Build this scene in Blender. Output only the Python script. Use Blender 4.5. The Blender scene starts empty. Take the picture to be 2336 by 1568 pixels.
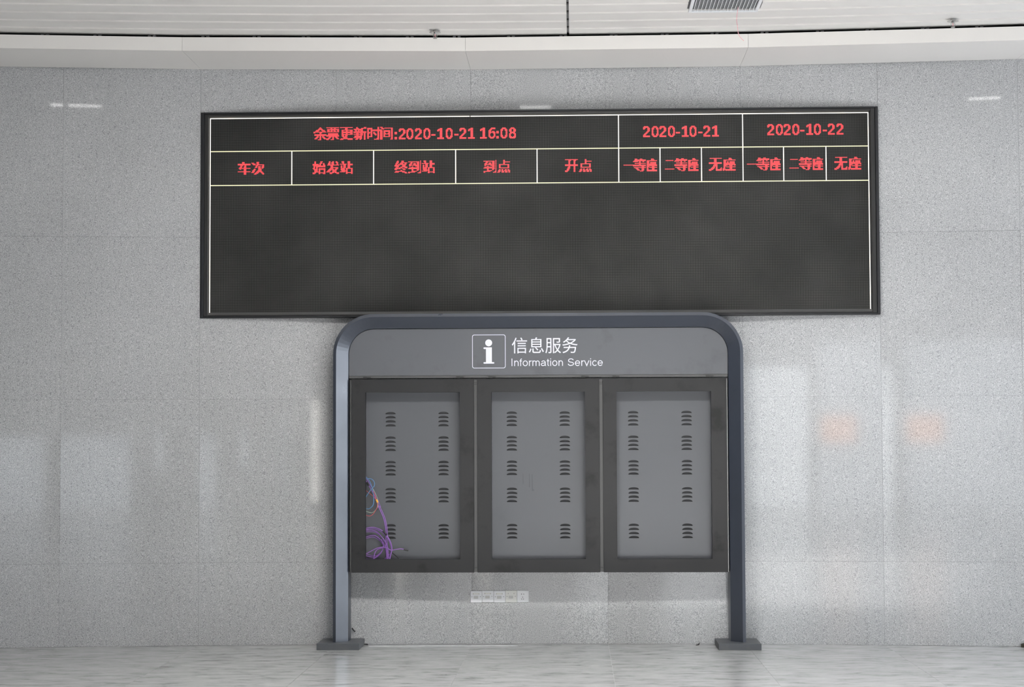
import bpy, bmesh, math, random
from mathutils import Vector, Matrix, Euler
random.seed(7)
scn = bpy.context.scene
COL = scn.collection

# ------------------------------------------------------------------ camera, world, lights, exposure
def cam_setup():
    yaw, pitch, roll = 0.033, 0.0508, 0.0037
    cy, sy, cp, sp = math.cos(yaw), math.sin(yaw), math.cos(pitch), math.sin(pitch)
    right = Vector((cy, sy, 0)); fwd_h = Vector((-sy, cy, 0)); up = Vector((0, 0, 1))
    fwd = fwd_h * cp + up * sp
    u = up * cp - fwd_h * sp
    c, s = math.cos(roll), math.sin(roll)
    r2 = right * c + u * -s
    u2 = u * c + right * s
    m = Matrix((r2, u2, -fwd)).transposed().to_4x4()
    m.translation = Vector((0.1009, -13.9277, 1.5))
    cd = bpy.data.cameras.new('camera'); co = bpy.data.objects.new('camera', cd)
    COL.objects.link(co); co.matrix_world = m
    cd.sensor_fit = 'HORIZONTAL'; cd.sensor_width = 36.0
    cd.lens = 4300.0 / 2336.0 * 36.0
    cd.clip_start = 0.1; cd.clip_end = 200
    scn.camera = co
cam_setup()

w = bpy.data.worlds.new('sky'); scn.world = w; w.use_nodes = True
w.node_tree.nodes['Background'].inputs[0].default_value = (0.86, 0.93, 1.0, 1)
w.node_tree.nodes['Background'].inputs[1].default_value = 0.3

def area(name, loc, rot, sx, sy, power, col):
    ld = bpy.data.lights.new(name, 'AREA'); ld.shape = 'RECTANGLE'; ld.size = sx; ld.size_y = sy
    ld.energy = power; ld.color = col
    lo = bpy.data.objects.new(name, ld); COL.objects.link(lo); lo.location = loc; lo.rotation_euler = rot
    return lo
P2 = math.pi / 2
# unseen high tilted lamp added to light the wall; light panels on the right
area('high_fill_light', (1.2, -12.4, 9.0), (0.62, 0, 0), 6, 5, 900, (1.0, 0.985, 0.96))
area('side_light_panel', (8.9, -1.7, 2.2), (P2, 0, P2), 1.9, 4.2, 250, (0.80, 0.88, 1.0))  # lamp added before the solid wall, for the sheen on the left leg
area('side_light_panel', (8.9, -7.1, 2.2), (P2, 0, P2), 8.8, 4.2, 80, (0.84, 0.91, 1.0))
for x in (-3.6, -0.2, 3.15):          # the recessed downlights
    area('downlight_and_fill', (x, -2.22 - 0.0171 * x * x, 4.362), (0, 0, 0), 0.26, 0.12, 0.7, (1.0, 0.99, 0.97))
for x in (-0.4, 1.2):                  # unseen fill lamps added to brighten floor and kiosk
    area('downlight_and_fill', (x, -4.6, 4.36), (0, 0, 0), 0.5, 0.5, 140, (1.0, 0.99, 0.97))
sd = bpy.data.lights.new('sun', 'SUN'); sd.energy = 44.0; sd.angle = 0.07; sd.color = (1.0, 0.985, 0.965)
so = bpy.data.objects.new('sun', sd); COL.objects.link(so)
so.rotation_euler = Vector((-0.06, 0.82, -0.57)).to_track_quat('-Z', 'Y').to_euler()
scn.view_settings.view_transform = 'Standard'
scn.view_settings.look = 'None'
scn.view_settings.exposure = 0.05
scn.view_settings.gamma = 1.0
scn.view_settings.use_curve_mapping = False

# ------------------------------------------------------------------ materials
def nmat(name):
    m = bpy.data.materials.new(name); m.use_nodes = True
    nt = m.node_tree; b = nt.nodes['Principled BSDF']
    return m, nt, b
def plain(name, col, rough=0.5, metal=0.0, spec=0.5, emit=None, es=1.0, coat=0.0):
    m, nt, b = nmat(name)
    b.inputs['Base Color'].default_value = (*col, 1); b.inputs['Roughness'].default_value = rough
    b.inputs['Metallic'].default_value = metal; b.inputs['Specular IOR Level'].default_value = spec
    b.inputs['Coat Weight'].default_value = coat
    if emit:
        b.inputs['Emission Color'].default_value = (*emit, 1); b.inputs['Emission Strength'].default_value = es
    return m
def worn(name, col, dark, rough, scale=3.0, lo=0.55, hi=0.75, spec=0.5, amount=1.0):
    """paint with hand marks and dust blotches"""
    m, nt, b = nmat(name)
    tc = nt.nodes.new('ShaderNodeTexCoord')
    n1 = nt.nodes.new('ShaderNodeTexNoise'); n1.inputs['Scale'].default_value = scale
    n1.inputs['Detail'].default_value = 6; n1.inputs['Roughness'].default_value = 0.62
    cr = nt.nodes.new('ShaderNodeValToRGB')
    cr.color_ramp.elements[0].position = lo; cr.color_ramp.elements[0].color = (*col, 1)
    cr.color_ramp.elements[1].position = hi; cr.color_ramp.elements[1].color = (*dark, 1)
    nt.links.new(tc.outputs['Object'], n1.inputs['Vector'])
    nt.links.new(n1.outputs['Fac'], cr.inputs['Fac']); nt.links.new(cr.outputs['Color'], b.inputs['Base Color'])
    mr = nt.nodes.new('ShaderNodeMapRange'); mr.inputs['To Min'].default_value = rough - 0.08; mr.inputs['To Max'].default_value = rough + 0.1
    nt.links.new(n1.outputs['Fac'], mr.inputs['Value']); nt.links.new(mr.outputs['Result'], b.inputs['Roughness'])
    b.inputs['Specular IOR Level'].default_value = spec
    return m
def granite(name):
    """polished pepper-and-salt granite"""
    m, nt, b = nmat(name)
    geo = nt.nodes.new('ShaderNodeNewGeometry')
    oi = nt.nodes.new('ShaderNodeObjectInfo')
    def noise(scale, det, rg=0.6):
        n = nt.nodes.new('ShaderNodeTexNoise'); n.inputs['Scale'].default_value = scale
        n.inputs['Detail'].default_value = det; n.inputs['Roughness'].default_value = rg
        nt.links.new(geo.outputs['Position'], n.inputs['Vector']); return n
    n1 = noise(215, 2.0, 0.65)
    cr = nt.nodes.new('ShaderNodeValToRGB'); e = cr.color_ramp.elements
    e[0].position = 0.30; e[0].color = (0.165, 0.169, 0.175, 1)
    e[1].position = 0.66; e[1].color = (0.575, 0.582, 0.588, 1)
    e.new(0.44).color = (0.340, 0.345, 0.352, 1); e.new(0.54).color = (0.470, 0.476, 0.483, 1)
    nt.links.new(n1.outputs['Fac'], cr.inputs['Fac'])
    n2 = noise(1.1, 3.0)
    mr = nt.nodes.new('ShaderNodeMapRange'); mr.inputs['From Min'].default_value = 0.3; mr.inputs['From Max'].default_value = 0.7
    mr.inputs['To Min'].default_value = 0.95; mr.inputs['To Max'].default_value = 1.05
    nt.links.new(n2.outputs['Fac'], mr.inputs['Value'])
    m2 = nt.nodes.new('ShaderNodeMapRange'); m2.inputs['To Min'].default_value = 0.975; m2.inputs['To Max'].default_value = 1.02
    nt.links.new(oi.outputs['Random'], m2.inputs['Value'])
    mu = nt.nodes.new('ShaderNodeMath'); mu.operation = 'MULTIPLY'
    nt.links.new(mr.outputs['Result'], mu.inputs[0]); nt.links.new(m2.outputs['Result'], mu.inputs[1])
    vm = nt.nodes.new('ShaderNodeVectorMath'); vm.operation = 'SCALE'
    nt.links.new(cr.outputs['Color'], vm.inputs[0]); nt.links.new(mu.outputs[0], vm.inputs['Scale'])
    nt.links.new(vm.outputs['Vector'], b.inputs['Base Color'])
    b.inputs['Roughness'].default_value = 0.045
    b.inputs['Specular IOR Level'].default_value = 0.42
    return m
def floor_stone(name):
    """grey veined porcelain: long streaks running left to right"""
    m, nt, b = nmat(name)
    geo = nt.nodes.new('ShaderNodeNewGeometry'); oi = nt.nodes.new('ShaderNodeObjectInfo')
    mp = nt.nodes.new('ShaderNodeMapping'); mp.inputs['Scale'].default_value = (1.5, 3.6, 1)
    mp.inputs['Rotation'].default_value = (0, 0, 0.09)
    off = nt.nodes.new('ShaderNodeVectorMath'); off.operation = 'ADD'
    cx = nt.nodes.new('ShaderNodeCombineXYZ')
    mm = nt.nodes.new('ShaderNodeMath'); mm.operation = 'MULTIPLY'; mm.inputs[1].default_value = 37.0
    nt.links.new(oi.outputs['Random'], mm.inputs[0]); nt.links.new(mm.outputs[0], cx.inputs[2])
    nt.links.new(geo.outputs['Position'], off.inputs[0]); nt.links.new(cx.outputs[0], off.inputs[1])
    nt.links.new(off.outputs[0], mp.inputs['Vector'])
    n = nt.nodes.new('ShaderNodeTexNoise'); n.inputs['Scale'].default_value = 3.0; n.inputs['Detail'].default_value = 9
    n.inputs['Roughness'].default_value = 0.68; n.inputs['Distortion'].default_value = 0.35
    nt.links.new(mp.outputs[0], n.inputs['Vector'])
    cr = nt.nodes.new('ShaderNodeValToRGB'); e = cr.color_ramp.elements
    e[0].position = 0.33; e[0].color = (0.26, 0.26, 0.265, 1)
    e[1].position = 0.66; e[1].color = (0.56, 0.56, 0.56, 1)
    e.new(0.45).color = (0.44, 0.44, 0.443, 1); e.new(0.55).color = (0.50, 0.50, 0.50, 1)
    nt.links.new(n.outputs['Fac'], cr.inputs['Fac']); nt.links.new(cr.outputs['Color'], b.inputs['Base Color'])
    b.inputs['Roughness'].default_value = 0.17
    return m
def led_face(name, P, x0, z1):
    """black louvred LED module face: a grid of unlit diodes"""
    m, nt, b = nmat(name)
    geo = nt.nodes.new('ShaderNodeNewGeometry'); sep = nt.nodes.new('ShaderNodeSeparateXYZ')
    nt.links.new(geo.outputs['Position'], sep.inputs[0])
    def tri(sock, o):
        a = nt.nodes.new('ShaderNodeMath'); a.operation = 'SUBTRACT'; a.inputs[1].default_value = o
        d = nt.nodes.new('ShaderNodeMath'); d.operation = 'DIVIDE'; d.inputs[1].default_value = P
        f = nt.nodes.new('ShaderNodeMath'); f.operation = 'FRACT'
        s = nt.nodes.new('ShaderNodeMath'); s.operation = 'SUBTRACT'; s.inputs[1].default_value = 0.5
        ab = nt.nodes.new('ShaderNodeMath'); ab.operation = 'ABSOLUTE'
        nt.links.new(sock, a.inputs[0]); nt.links.new(a.outputs[0], d.inputs[0]); nt.links.new(d.outputs[0], f.inputs[0])
        nt.links.new(f.outputs[0], s.inputs[0]); nt.links.new(s.outputs[0], ab.inputs[0])
        l = nt.nodes.new('ShaderNodeMath'); l.operation = 'LESS_THAN'; l.inputs[1].default_value = 0.27
        nt.links.new(ab.outputs[0], l.inputs[0]); return l
    mu = nt.nodes.new('ShaderNodeMath'); mu.operation = 'MULTIPLY'
    nt.links.new(tri(sep.outputs['X'], x0).outputs[0], mu.inputs[0]); nt.links.new(tri(sep.outputs['Z'], z1).outputs[0], mu.inputs[1])
    n = nt.nodes.new('ShaderNodeTexNoise'); n.inputs['Scale'].default_value = 2.2; n.inputs['Detail'].default_value = 6
    nt.links.new(geo.outputs['Position'], n.inputs['Vector'])
    mr = nt.nodes.new('ShaderNodeMapRange'); mr.inputs['From Min'].default_value = 0.35; mr.inputs['From Max'].default_value = 0.7
    mr.inputs['To Min'].default_value = 0.85; mr.inputs['To Max'].default_value = 1.3
    nt.links.new(n.outputs['Fac'], mr.inputs['Value'])
    mix = nt.nodes.new('ShaderNodeMix'); mix.data_type = 'RGBA'
    mix.inputs[6].default_value = (0.010, 0.010, 0.010, 1); mix.inputs[7].default_value = (0.088, 0.088, 0.085, 1)
    nt.links.new(mu.outputs[0], mix.inputs[0])
    vm = nt.nodes.new('ShaderNodeVectorMath'); vm.operation = 'SCALE'
    nt.links.new(mix.outputs[2], vm.inputs[0]); nt.links.new(mr.outputs[0], vm.inputs['Scale'])
    nt.links.new(vm.outputs[0], b.inputs['Base Color'])
    b.inputs['Roughness'].default_value = 0.75; b.inputs['Specular IOR Level'].default_value = 0.2
    return m

GRAN = granite('granite')
FLOOR = floor_stone('veined_floor')
GROUT = plain('dark_joint', (0.22, 0.22, 0.22), 0.9)
FGROUT = plain('floor_joint', (0.32, 0.32, 0.32), 0.9)
WHITE = plain('white_aluminium', (0.80, 0.78, 0.75), 0.42)
STRIP = worn('ceiling_paint', (0.76, 0.745, 0.72), (0.70, 0.68, 0.66), 0.5, 1.3)
BLACK = plain('gap_shade_black', (0.004, 0.004, 0.004), 1.0, spec=0.0)
CHAN = plain('grey_channel', (0.16, 0.16, 0.165), 0.6)
BEZ = plain('black_bezel', (0.006, 0.0065, 0.009), 0.45)
BEZ2 = plain('inner_bezel', (0.017, 0.017, 0.017), 0.4)
FRAME = worn('slate_blue_paint', (0.036, 0.043, 0.060), (0.030, 0.036, 0.050), 0.30, 3.0, 0.5, 0.7, spec=1.0)
BASEM = worn('base_paint', (0.085, 0.090, 0.100), (0.12, 0.12, 0.12), 0.42, 5.0, 0.5, 0.75)
HEAD = worn('header_grey', (0.102, 0.106, 0.117), (0.074, 0.077, 0.086), 0.32, 3.4, 0.55, 0.72)
DOOR = worn('door_black', (0.021, 0.021, 0.022), (0.009, 0.009, 0.009), 0.45, 4.5, 0.54, 0.68, spec=0.3)
BACKP = worn('panel_grey', (0.088, 0.092, 0.103), (0.074, 0.078, 0.088), 0.42, 1.7, 0.6, 0.8)
RETN = plain('return_grey', (0.05, 0.05, 0.052), 0.35)
LOUV = plain('louver_grey', (0.060, 0.062, 0.066), 0.5)
RAIL = plain('rail_grey', (0.07, 0.07, 0.07), 0.4)
DIV = plain('divider_grey', (0.062, 0.062, 0.062), 0.35)
LETT = plain('white_vinyl', (0.70, 0.71, 0.80), 0.5)
SOCK = plain('white_plastic', (0.93, 0.94, 0.96), 0.3)
SOCK2 = plain('ivory_plastic', (0.86, 0.86, 0.82), 0.3)
SOCKG = plain('port_shutter', (0.66, 0.66, 0.64), 0.4)
HOLE = plain('socket_hole', (0.05, 0.05, 0.05), 0.7)
PURP = plain('purple_jacket', (0.29, 0.135, 0.46), 0.32)
BLUE = plain('blue_jacket', (0.10, 0.24, 0.45), 0.4)
RED = plain('red_jacket', (0.55, 0.09, 0.10), 0.4)
GREEN = plain('pale_green_jacket', (0.30, 0.38, 0.30), 0.4)
ORNG = plain('orange_plastic', (0.95, 0.50, 0.06), 0.4)
RUBB = plain('black_rubber', (0.012, 0.012, 0.012), 0.5)
VENT = plain('vent_white', (0.78, 0.80, 0.82), 0.4)
DUCT = plain('duct_grey', (0.10, 0.105, 0.11), 0.7)
CHROME = plain('chrome', (0.45, 0.45, 0.44), 0.3, metal=1.0)
BULB = plain('pink_glass_bulb', (0.75, 0.40, 0.42), 0.15)
PINK = plain('pink_thread', (0.90, 0.42, 0.48), 0.7)
CONC = plain('hall_wall_grey', (0.42, 0.42, 0.42), 0.6)
MULL = plain('mullion', (0.10, 0.10, 0.11), 0.5)
LREDM = plain('led_red', (0.25, 0.01, 0.01), 0.5, emit=(1.0, 0.085, 0.10), es=1.35)
LWHITE = plain('led_white', (0.3, 0.3, 0.3), 0.5, emit=(1.0, 0.93, 0.82), es=1.5)
LYEL = plain('led_yellow_white', (0.3, 0.3, 0.2), 0.5, emit=(0.92, 0.86, 0.52), es=1.0)

# ------------------------------------------------------------------ mesh helpers
class MB:
    def __init__(s): s.v = []; s.f = []
    def box(s, x0, x1, y0, y1, z0, z1):
        s.hexa([(x0, y0), (x1, y0), (x1, y1), (x0, y1)], z0, z1); return s
    def hexa(s, q, z0, z1):
        """prism: footprint polygon (counter-clockwise seen from above) between two heights"""
        n = len(q); b = len(s.v)
        s.v += [(x, y, z0) for x, y in q] + [(x, y, z1) for x, y in q]
        s.f.append(tuple(b + i for i in reversed(range(n)))); s.f.append(tuple(b + n + i for i in range(n)))
        for i in range(n):
            j = (i + 1) % n; s.f.append((b + i, b + j, b + n + j, b + n + i))
        return s
    def loft(s, rings, close=True, caps=True):
        b = len(s.v); n = len(rings[0])
        for r in rings: s.v += [tuple(p) for p in r]
        for k in range(len(rings) - 1):
            for i in range(n if close else n - 1):
                j = (i + 1) % n
                s.f.append((b + k * n + i, b + k * n + j, b + (k + 1) * n + j, b + (k + 1) * n + i))
        if caps:
            s.f.append(tuple(b + i for i in reversed(range(n)))); s.f.append(tuple(b + (len(rings) - 1) * n + i for i in range(n)))
        return s
    def quad(s, a, b, c, d):
        k = len(s.v); s.v += [a, b, c, d]; s.f.append((k, k + 1, k + 2, k + 3)); return s
    def lathe(s, prof, cx, cy, n=20):
        """prof: list of (radius, z) spun about a vertical axis"""
        rings = [[(cx + r * math.cos(2 * math.pi * i / n), cy + r * math.sin(2 * math.pi * i / n), z) for i in range(n)] for r, z in prof]
        return s.loft(rings)
    def tube(s, pts, r, n=8, smooth=4):
        P = [Vector(p) for p in pts]; Q = []
        for i in range(len(P) - 1):                       # Catmull-Rom
            p0 = P[max(i - 1, 0)]; p1 = P[i]; p2 = P[i + 1]; p3 = P[min(i + 2, len(P) - 1)]
            for k in range(smooth):
                t = k / smooth
                Q.append(0.5 * ((2 * p1) + (p2 - p0) * t + (2 * p0 - 5 * p1 + 4 * p2 - p3) * t * t + (3 * p1 - p0 - 3 * p2 + p3) * t ** 3))
        Q.append(P[-1]); rings = []
        ref = Vector((0, 1, 0))
        for i, q in enumerate(Q):
            d = (Q[min(i + 1, len(Q) - 1)] - Q[max(i - 1, 0)]).normalized()
            u = d.cross(ref)
            if u.length < 1e-3: u = d.cross(Vector((1, 0, 0)))
            u.normalize(); v = d.cross(u)
            rings.append([q + r * (math.cos(2 * math.pi * a / n) * u + math.sin(2 * math.pi * a / n) * v) for a in range(n)])
        return s.loft(rings)
    def mesh(s, name, mat, smooth=False, bevel=0):
        me = bpy.data.meshes.new(name); me.from_pydata(s.v, [], s.f)
        bm = bmesh.new(); bm.from_mesh(me)
        bmesh.ops.recalc_face_normals(bm, faces=bm.faces)
        if bevel:
            bmesh.ops.bevel(bm, geom=[e for e in bm.edges if len(e.link_faces) == 2 and e.calc_face_angle() > 0.5], offset=bevel, segments=1, affect='EDGES', clamp_overlap=True)
        bm.to_mesh(me); bm.free()
        me.materials.append(mat)
        if smooth:
            for p in me.polygons: p.use_smooth = True
        return me
    def obj(s, name, mat, parent=None, smooth=False, bevel=0):
        return link(name, s.mesh(name, mat, smooth, bevel), parent)
def link(name, me, parent=None, loc=None):
    o = bpy.data.objects.new(name, me); COL.objects.link(o)
    if parent is not None:
        o.parent = parent
        # parents are unrotated empties/meshes: keep world coordinates in the child data
        pl = Vector((0, 0, 0)); p = parent
        while p is not None: pl += p.location; p = p.parent
        o.location = (Vector(loc) if loc is not None else Vector((0, 0, 0))) - pl
    elif loc is not None: o.location = loc
    return o
def tag(o, label=None, cat=None, group=None, kind=None):
    if label: o['label'] = label
    if cat: o['category'] = cat
    if group: o['group'] = group
    if kind: o['kind'] = kind
    return o
def thing(name, label, cat, loc, group=None):
    o = bpy.data.objects.new(name, None); o.empty_display_size = 0.05; COL.objects.link(o); o.location = loc
    return tag(o, label, cat, group)
def plate(name, loops, y, t, mat, parent=None):
    """flat sheet in the XZ plane with holes: first loop outer, others holes; front face at y, thickness t behind it"""
    cu = bpy.data.curves.new(name, 'CURVE'); cu.dimensions = '2D'; cu.fill_mode = 'BOTH'; cu.extrude = t / 2
    for lp in loops:
        sp = cu.splines.new('POLY'); sp.points.add(len(lp) - 1)
        for k, (a, b) in enumerate(lp): sp.points[k].co = (a, b, 0, 1)
        sp.use_cyclic_u = True
    return curve_obj(name, cu, y, t, mat, parent)
def curve_obj(name, cu, y, t, mat, parent):
    tmp = bpy.data.objects.new('tmp', cu); COL.objects.link(tmp)
    dg = bpy.context.evaluated_depsgraph_get(); dg.update()
    me = bpy.data.meshes.new_from_object(tmp.evaluated_get(dg)); bpy.data.objects.remove(tmp)
    me.transform(Matrix(((1, 0, 0, 0), (0, 0, -1, y + t / 2), (0, 1, 0, 0), (0, 0, 0, 1))))
    me.materials.clear(); me.materials.append(mat); me.name = name
    for p in me.polygons: p.material_index = 0
    return link(name, me, parent)
def text(name, body, x0, x1, zb, zt, y, mat, parent, offset=0.0):
    """lettering fitted into the box x0..x1, zb..zt"""
    cu = bpy.data.curves.new(name, 'FONT'); cu.body = body; cu.size = 1; cu.offset = offset; cu.extrude = 0.0
    tmp = bpy.data.objects.new('tmp', cu); COL.objects.link(tmp)
    dg = bpy.context.evaluated_depsgraph_get(); dg.update()
    me = bpy.data.meshes.new_from_object(tmp.evaluated_get(dg)); bpy.data.objects.remove(tmp)
    xs = [v.co.x for v in me.vertices]; ys = [v.co.y for v in me.vertices]
    ax, bx, ay, by = min(xs), max(xs), min(ys), max(ys)
    sx, sz = (x1 - x0) / (bx - ax), (zt - zb) / (by - ay)
    for v in me.vertices: v.co = (x0 + (v.co.x - ax) * sx, y, zb + (v.co.y - ay) * sz)
    me.materials.clear(); me.materials.append(mat)
    return link(name, me, parent)

# ------------------------------------------------------------------ setting
CV = 0.0342
def yw(x): return -CV * x * x / 2                      # the wall bows gently around the hall
LX = [round(0.34 + n, 3) for n in range(-10, 9)]       # joint lattice, 1 m
ROWS = [0.0, 0.603, 1.803, 3.003, 4.30]
LEDX0, LEDX1, LEDZ0, LEDZ1 = -2.66, 2.34, 2.402, 3.930

wall = MB()
for a, b in zip(LX[:-1], LX[1:]):
    def slab(mb, z0, z1, ya, yb, g=0.0):
        mb.hexa([(a + g, yw(a + g) + ya), (b - g, yw(b - g) + ya), (b - g, yw(b - g) + yb), (a + g, yw(a + g) + yb)], z0, z1)
    inside = a >= LEDX0 - 0.01 and b <= LEDX1 + 0.01
    if inside:
        slab(wall, -0.05, LEDZ0 - 0.01, 0.029, 0.08); slab(wall, LEDZ1 + 0.01, 4.6, 0.029, 0.08)
    else: slab(wall, -0.05, 4.6, 0.029, 0.08)
wall_back = tag(wall.obj('wall_back', GROUT), kind='structure')
for a, b in zip(LX[:-1], LX[1:]):
    for z0, z1 in zip(ROWS[:-1], ROWS[1:]):
        inside = a >= LEDX0 - 0.01 and b <= LEDX1 + 0.01
        if inside and z0 == 1.803: z1 = LEDZ0 - 0.001
        if inside and z0 == 3.003: z0 = LEDZ1 + 0.001
        g = 0.0006
        j = random.uniform(-0.0006, 0.0006)
        m = MB().hexa([(a + g, yw(a + g) + j), (b - g, yw(b - g) + j), (b - g, yw(b - g) + 0.0285), (a + g, yw(a + g) + 0.0285)], z0 + g, z1 - g)
        m.obj('granite_panel', GRAN, wall_back)

floor = tag(MB().box(-10, 9, -26, 0.08, -0.2, -0.0018).obj('floor', FGROUT), kind='structure')
FY = [0.08, -0.6] + [-0.6 - k for k in range(1, 7)]
for a, b in zip(LX[1:-1], LX[2:]):
    for r, (y1, y0) in enumerate(zip(FY[:-1], FY[1:])):
        g = 0.0009
        if r == 0: q = [(a + g, y0 + g), (b - g, y0 + g), (b - g, yw(b - g) - 0.001), (a + g, yw(a + g) - 0.001)]
        else: q = [(a + g, y0 + g), (b - g, y0 + g), (b - g, y1 - g), (a + g, y1 - g)]
        MB().hexa(q, -0.0017, random.uniform(-0.0006, 0)).obj('floor_tile', FLOOR, floor)
# the rest of the concourse floor, out of the picture, as one sheet
far = MB()
for a, b in zip(LX[1:-1], LX[2:]):
    for k in range(20):
        far.box(a + .0012, b - .0012, -6.6 - k - 1 + .0012, -6.6 - k - .0012, -0.0017, 0)
tag(far.obj('tiled_floor_area', FLOOR, floor), kind='stuff')

# cornice along the wall top: aluminium soffit and fascia in 2 m lengths
corn = tag(bpy.data.objects.new('trim_1', None), kind='structure'); COL.objects.link(corn)
SX = [-8.66, -6.66, -4.66, -2.66, -0.66, 1.34, 3.34, 5.34, 7.34]
FD = 0.675
for a, b in zip(SX[:-1], SX[1:]):
    g = 0.0009; a += g; b -= g; ya, yb = yw(a), yw(b)
    m = MB()
    m.hexa([(a, ya - FD), (b, yb - FD), (b, yb - FD + 0.015), (a, ya - FD + 0.015)], 4.256, 4.3525)
    m.hexa([(a, ya - FD + 0.0151), (b, yb - FD + 0.0151), (b, yb - 0.002), (a, ya - 0.002)], 4.256, 4.271)
    m.obj('cornice_panel', WHITE, corn)

# ceiling: backing deck with long aluminium strips that follow the wall
ceil = MB()
SUBX = LX
ZC, ZD = 4.375, 4.389
def band(mb, xs, ya, yb, z0, z1):
    """strip between offsets ya (towards the room) and yb, following the bow"""
    mb.loft([[(x, yw(x) + ya, z0), (x, yw(x) + yb, z0), (x, yw(x) + yb, z1), (x, yw(x) + ya, z1)] for x in xs])
band(ceil, LX[1:], -9.0, -0.625, ZD, 4.42)
ceiling = tag(ceil.obj('ceiling', CHAN), kind='structure')
def span(x0, x1): return [x0] + [x for x in LX if x0 + 0.02 < x < x1 - 0.02] + [x1]
XG0, XG1, XL, XR = 0.061, 0.077, LX[1], LX[-1]
lips = [-0.811, -1.050, -1.295, -1.540] + [-1.540 - 0.245 * k for k in range(1, 12)]
VX0, VX1, VY0, VY1 = 0.880, 1.345, -1.800, -1.345
prev = -0.625
for r, lip in enumerate(lips):
    back = prev; prev = lip - 0.046
    cutv = (lip < VY1 + 0.02 - 0 and back > VY0 - 0.05)
    pieces = [(XL, XG0), (XG1, XR)]
    if cutv: pieces = [(XL, XG0), (XG1, VX0 - 0.012), (VX1 + 0.012, XR)]
    for x0, x1 in pieces:
        mb = MB(); band(mb, span(x0, x1), lip, back, ZC, ZD - 0.0005)
        mb.obj('ceiling_strip', STRIP, ceiling)
    # joggle: the raised web between two strips, painted like them
    for x0, x1 in pieces:
        mb = MB(); band(mb, span(x0, x1), prev + 0.001, lip - 0.001, ZD - 0.0035, ZD - 0.0008)
        mb.obj('ceiling_web', STRIP, ceiling)
rest = MB(); y = prev
while y > -8.7:
    band(rest, span(XL, XR), y - 0.195, y, ZC, ZD - 0.0005); y -= 0.245
tag(rest.obj('ceiling_strip_field', STRIP, ceiling), kind='stuff')
# gap above the fascia, its shade put in as black sheets; little hanger clips
band_gap = MB(); band(band_gap, LX[1:], -0.64, 0.0, 4.43, 4.45)
band_gap.obj('gap_shade_top', BLACK, ceiling)
g2 = MB(); band(g2, LX[1:], -0.615, -0.600, 4.272, 4.43); g2.obj('gap_shade_back', BLACK, ceiling)
for k in range(-11, 11):
    x = 0.02 + k * 0.363 + random.uniform(-0.02, 0.02)
    yy = yw(x) - 0.640
    MB().box(x - 0.028, x - 0.008, yy - 0.004, yy + 0.02, 4.360, 4.388).box(x + 0.006, x + 0.026, yy - 0.004, yy + 0.02, 4.360, 4.388) \
        .box(x - 0.028, x + 0.026, yy + 0.012, yy + 0.02, 4.380, 4.388).obj('hanger_clip', CHAN, ceiling)
# dark edges of the expansion joint: stepped grey blocks seen in the gap
for r, lip in enumerate(lips[:6]):
    MB().box(0.0615, 0.0765, yw(0.07) + lip - 0.046, yw(0.07) + lip, 4.379, 4.3885).obj('joint_filler', BEZ2, ceiling)

# rest of the concourse, out of the picture: lets the daylight in and closes the hall
def st(name, mb, mat): return tag(mb.obj(name, mat), kind='structure')
st('trim_2', MB().box(-10, 9, -9.4, -8.9, 4.36, 9.5), CONC)                  # bulkhead where the low ceiling ends
st('trim_3', MB().box(-10, 0.1, -26, -9.4, 9.5, 9.7).box(3.7, 9, -26, -9.4, 9.5, 9.7).box(0.1, 3.7, -26, -25, 9.5, 9.7), CONC)                    # unseen roof, its slot shaped to place the sun patch
st('wall_left', MB().box(-10.2, -10, -26, 0.1, -0.2, 9.7), plain('light_damping_wall', (0.12, 0.12, 0.13), 0.6))  # unseen wall, made dark to dim the left end
wr = MB().box(9, 9.2, -2.6, 0.1, -0.2, 9.7).box(9, 9.2, -26, -2.6, 4.4, 9.7).box(9, 9.2, -26, -11.5, -0.2, 4.4)
for k in range(1, 6): wr.box(9, 9.12, -2.6 - 1.5 * k, -2.52 - 1.5 * k, -0.2, 4.4)
st('wall_right', wr, CONC)
wf = MB().box(-10, 9, -26.2, -26, -0.2, 9.7)
st('wall_front', wf, CONC)
# glazed doors and shop windows in the far facade, seen only as reflections in the granite
DAY = plain('daylight_pane', (0.5, 0.5, 0.5), 0.3, emit=(0.90, 0.96, 1.0), es=5.0)
DAYD = plain('dim_pane', (0.5, 0.5, 0.5), 0.3, emit=(0.85, 0.92, 1.0), es=2.6)
SLIT = plain('bright_gap', (0.5, 0.5, 0.5), 0.3, emit=(1.0, 0.96, 0.88), es=18)
SIGN = plain('glowing_orange', (0.5, 0.3, 0.2), 0.3, emit=(1.0, 0.38, 0.12), es=5.0)  # poster made to glow in place of sunlight falling on it
def pane(n, x0, x1, z0, z1, mat):
    m = MB().box(x0, x1, -25.99, -25.97, z0, z1); p = tag(m.obj('window_%d' % n, mat), kind='structure')
    f = MB()
    for xa in (x0 - 0.05, x1): f.box(xa, xa + 0.05, -25.99, -25.93, z0, z1)
    f.box(x0 - 0.05, x1 + 0.05, -25.99, -25.93, z1, z1 + 0.05); f.obj('window_frame', MULL, p)
pane(1, 0.45, 1.72, 0.05, 3.0, DAY)
pane(2, 1.95, 4.6, 0.05, 3.5, DAYD)
pane(3, -1.58, -1.49, 0.2, 2.35, SLIT)
pane(4, -2.22, -2.17, 0.3, 2.1, DAY)
pane(5, -3.06, -2.96, 0.9, 1.7, DAY)
pane(6, -6.5, -3.6, 0.05, 1.6, DAYD)
sg = tag(MB().box(2.0, 2.7, -25.95, -25.92, 1.42, 1.96).obj('orange_poster', SIGN), 'orange poster on the far facade behind the viewer, its glow standing in for sunlight', 'sign')
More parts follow.
